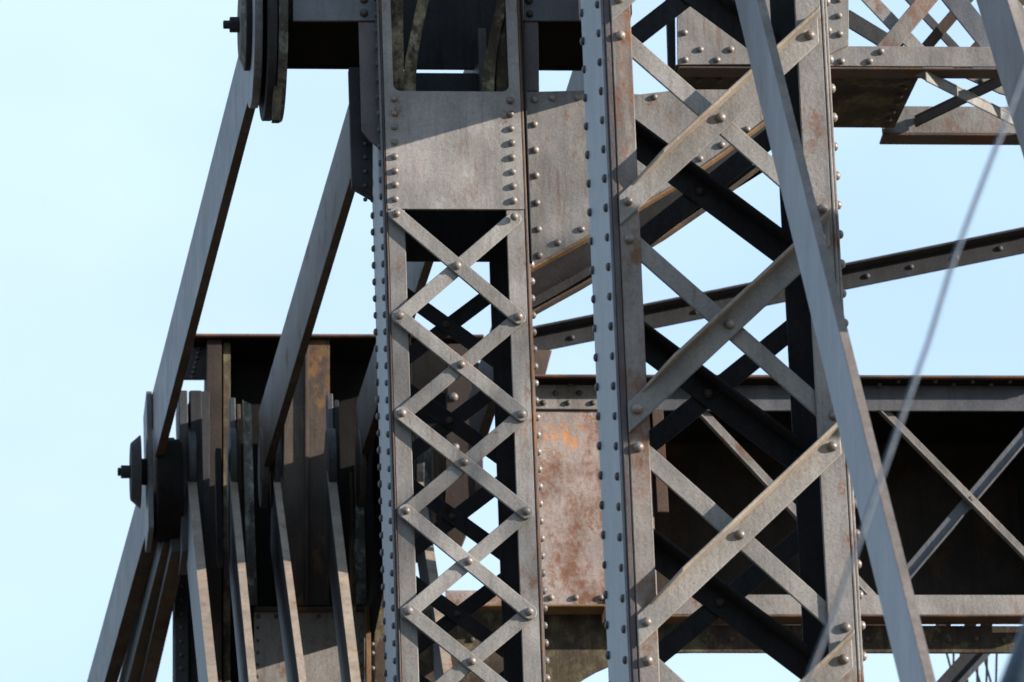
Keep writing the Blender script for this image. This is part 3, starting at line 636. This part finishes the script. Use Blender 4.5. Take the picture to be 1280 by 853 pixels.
for (p, q, f, e_, lab) in (
        ((233, 590), (263, 880), 12, 12, 'lower eyebar nearest the left pin with a tan sunlit front edge'),
        ((286, 590), (313.5, 880), 12, 10, 'lower eyebar second from the left, pale speckled front edge'),
        ((340, 590), (377.5, 880), 15, 9, 'lower eyebar third from the left with a grey tan front edge'),
        ((408, 590), (442, 880), 12, 12, 'lower eyebar fourth from the left with a reddish tan front edge'),
        ((516, 590), (560, 880), 12, 12, 'lower eyebar glimpsed through the lacing of the narrow column')):
    eyebar(p, V2-0.02, q, V2-2.6, f, e_, 'B', S_BARD, S_LIT, lab, 0.21)
eyebar((190, 640), V2, (84, 1020), V2+3.3, 22, 16, 'A', S_BAR, S_RE, 'bottom left eyebar with a pale blue face falling away to the left')
eyebar((204, 680), V2+0.05, (117, 1020), V2+3.1, 12, 14, 'A', S_SLATED, S_BROWN, 'bottom left shadowed eyebar squeezed between the pale blue one and the dark one')
eyebar((214, 690), V2, (138, 1020), V2+3.1, 8, 18, 'A', S_SLATED, S_RE, 'bottom left dark eyebar just inside the pale blue one')
# upper pin
T = thing('pin_nut', 'dark upper pin with square nut and cap plate sticking out at the top left', 'pin', at(285, 31, V1), 'bridge pins with nuts')
def nut(T, x0, x1, x2, y, v, r0, r1):
    c = at(x0, y, v); s_ = 9000/(v/ math.cos(EL)); 
    MB().disc(at(x0, y, v).x, v, c.z, r0, (x1-x0)/280+0.002, 10).build('pin_end', S_DARK, T)
    MB().disc(at(x1, y, v).x, v, c.z, r1, (x2-x1)/280+0.02, 6).build('nut', S_DARK, T)
nut(T, 279, 287, 299, 31, V1, 0.020, 0.038)
c = at(299, 31, V1)
MB().disc(c.x, V1, c.z, 0.21, 0.022, 40, 0.16).build('cap_disc', S_PEEL, T)
MB().disc(c.x+0.0225, V1, c.z, 0.215, 0.035, 40).build('cap_disc', S_DARK, T)
MB().disc(c.x+0.05, V1, c.z, 0.075, 0.6, 24).build('pin_shaft', S_DARK, T)
def hanger(x0, wpx, R, v, mf, lab, yb):
    c = at(x0, 31, v); th = wpx/285
    P = [(v-R, c.z+1.2)]+[(v-R*math.cos(a), c.z-R*math.sin(a)) for a in [math.pi*i/20 for i in range(21)]]+[(v+R, c.z+1.2)]
    vs = [(c.x, a, b) for a, b in P]+[(c.x+th, a, b) for a, b in P]; n = len(P)
    T = thing('hanger_plate', lab, 'hanger plate', c, 'hanger plates on the upper pin')
    MB().raw(vs, [list(range(n)), [n+i for i in range(n)][::-1]]+[[(i+1) % n, i, n+i, n+(i+1) % n] for i in range(n)]).build('plate', mf, T, bevel=0.003)
hanger(312, 11, 0.39, V1, S_BAR, 'pale faced hanger plate directly behind the upper cap disc', 140)
hanger(328, 12, 0.45, V1, S_DARK, 'dark hanger plate second from the upper nut with rounded lower end', 155)
hanger(341, 12, 0.455, V1, S_PEEL, 'mottled hanger plate farthest right on the upper pin', 155)
o = ribbon([(372, -40), (358, 0), (349, 40), (343, 90), (340, 150)], V1-0.2, 0.04, [13, 13, 13, 12, 10], 'hanger_strap', S_SCALE)
tag(o, 'curved rusty strap along the right side of the upper hanger plates', 'strap')
# lower pin
T = thing('pin_nut', 'dark lower pin with nut and thick cap disc at the far left', 'pin', at(155, 590, V2), 'bridge pins with nuts')
nut(T, 147, 151, 161, 590, V2, 0.022, 0.036)
c = at(163, 590, V2)
MB().disc(c.x, V2, c.z, 0.195, 0.052, 40, 0.15).build('cap_disc', S_DARK, T)
MB().disc(c.x+0.0455, V2, c.z, 0.07, 0.2, 24).build('pin_shaft', S_DARK, T)
c2 = at(206, 590, V2)
MB().disc(c2.x, V2, c2.z, 0.18, 0.05, 40).build('collar', S_DARK, T)
def vplate(x0, th, y0, y1, v0, v1, name, mat, parent):
    c = at(x0, (y0+y1)/2, (v0+v1)/2); z1 = at(x0, y0, v0).z; z0 = at(x0, y1, v0).z
    return MB().box(c.x, c.x+th, v0, v1, z0, z1).build(name, mat, parent)
T = thing('pin_plates', 'upright slate pin plates gathered round the lower left pin', 'pin plates', at(200, 690, V2))
vplate(182, 0.03, 489, 660, V2-0.12, V2+0.25, 'pin_plate', S_BAR, T)
vplate(223, 0.045, 488, 690, V2-0.15, V2+0.2, 'pin_plate', S_SLATED, T)
vplate(237, 0.06, 488, 690, V2-0.15, V2+0.2, 'pin_plate', S_DARK, T)
MB().disc(at(194, 600, V2).x, V2+0.02, at(194, 612, V2).z, 0.27, 0.135, 40).build('pin_plate', S_BLACK, T)
for x0, y0, y1, th, mt_ in ((234, 505, 590, .03, S_BARD), (287, 497, 590, .03, S_BARD), (341, 528, 590, .03, S_BARD), (409, 492, 590, .03, S_BARD), (297, 505, 730, .02, S_SCALE), (347, 540, 655, .022, S_PEEL), (418, 500, 640, .025, S_DARK), (437, 590, 758, .02, S_SCALE), (270, 560, 700, .03, S_DARK)):
    vplate(x0, th, y0, y1, V2+0.02, V2+0.14, 'pin_plate', mt_, T)
plate('backing_plate', [(236, 489), (262, 489), (262, 720), (236, 720)], 35.75, 0.02, S_DARK, T)

# added plates behind the columns, set there to throw the long sloping shade edges
T = thing('added_shade_plate', 'added shading plate hidden behind the left flange of the wide column beside the cross strut', 'plate', at(765, 95, 29.6))
a = at(762, 97, 29.9)
MB().box(a.x, a.x+0.03, 29.2, VK-0.02, a.z, a.z+2.2).build('web_plate', S_DARK, T)
T = thing('added_black_shade_plate', 'added black shading plate running back beside the left flange of the narrow column', 'plate', at(495, 632, 34))
a = at(497, 628, 33.9)
MB().box(a.x, a.x+0.03, 33.2, VF-0.01, a.z, a.z+1.1).build('web_plate', S_BLACK, T)
# unseen lattice and strut added out of frame to shade the columns
T = thing('added_shade_lattice', 'added unseen flat bar lattice dappling the narrow column with shade, off to the right', 'brace', (15, 24.6, 14))
zlt = at(570, 285, VL).z+3.67
for i in range(7):
    for sg in (1, -1):
        bar2((11.0+i*1.25, zlt-5), (11.0+i*1.25+sg*3.2, zlt), 0.075, 24.6+0.02*(sg > 0), 24.612+0.02*(sg > 0)).build('lacing_bar', S_LACE, T)
T = thing('added_shade_strut', 'added unseen strut plate shading the wide column, off to the right', 'strut', (7, 22.3, 11))
zc1, zc0 = at(900, 262, VR).z, at(900, 545, VR).z; sh = 0.68/2.2
MB().box(wR+1.2, wR+3.6, VR-1.09, VR-1.05, zc0+sh*2.3, zc1+sh*2.3).build('web_plate', S_GREY, T)

# ================================================================== near bars, rod and cable
def near_bar(px0, v0, px1, v1, f, e_, lab):
    P0, P1, wv, tv, wd, tt = solve_slab(px0, v0, px1, v1, f, e_, 'B')
    print('near', wd, tt, P1-P0)
    T = thing('diagonal_bar', lab, 'bar', P1, 'diagonal eyebars in the foreground')
    MB().slab(P0, P1, wv, tv).build('shank', S_BLUE2, T, bevel=0.005)
    nv = -wv.normalized()*0.003
    MB().slab(P0+nv, P1+nv, -nv*0.5, tv*0.97).build('edge_face', S_LIT2, T, bevel=0)
S_BLUE2 = steel('slate_blue_bar', (0.10, 0.113, 0.14), amount=0.16, pale=(0.18, 0.19, 0.22), seed=81, rough=0.4, spec=0.45, palea=0.6, streak=0.9)
S_LIT2 = steel('sunlit_grey_tan_edge', (0.22, 0.185, 0.165), rust=(0.22, 0.12, 0.07), amount=0.25, seed=85)  # lighter base puts the sun into the near bars' front edges
near_bar((896.8, -200), 23.2, (1167, 890), 19.2, 30, 10.5, 'smooth slate blue bar slanting down in front of the wide column')
near_bar((1197, -200), 22.0, (1335, 245), 20.3, 39, 11, 'smooth slate blue bar cut off by the top right corner')
P = [at(x, y, 14+0.002*y) for x, y in ((1262, 900), (1290, 720), (1330, 620))]
A, B = at(1252, 900, 12.0), at(1335, 690, 12.0)
o = MB().tube([A, A.lerp(B, .5), B], 0.029, 20).build('foreground_rod', S_CABLE, None, smooth=True, bevel=0)
tag(o, 'thick out of focus rod in the bottom right corner', 'rod')
cp = [(1302, 20), (1280, 90), (1250, 172), (1222, 245), (1192, 325), (1160, 430), (1133, 505), (1110, 572), (1088, 635), (1066, 700), (1043, 765), (1010, 850), (992, 900)]
o = MB().tube([at(x, y, 11.5) for x, y in cp], 0.0045, 10).build('thin_cable', S_CABLE, None, smooth=True, bevel=0)
tag(o, 'thin out of focus cable hanging across the right side of the picture', 'cable')
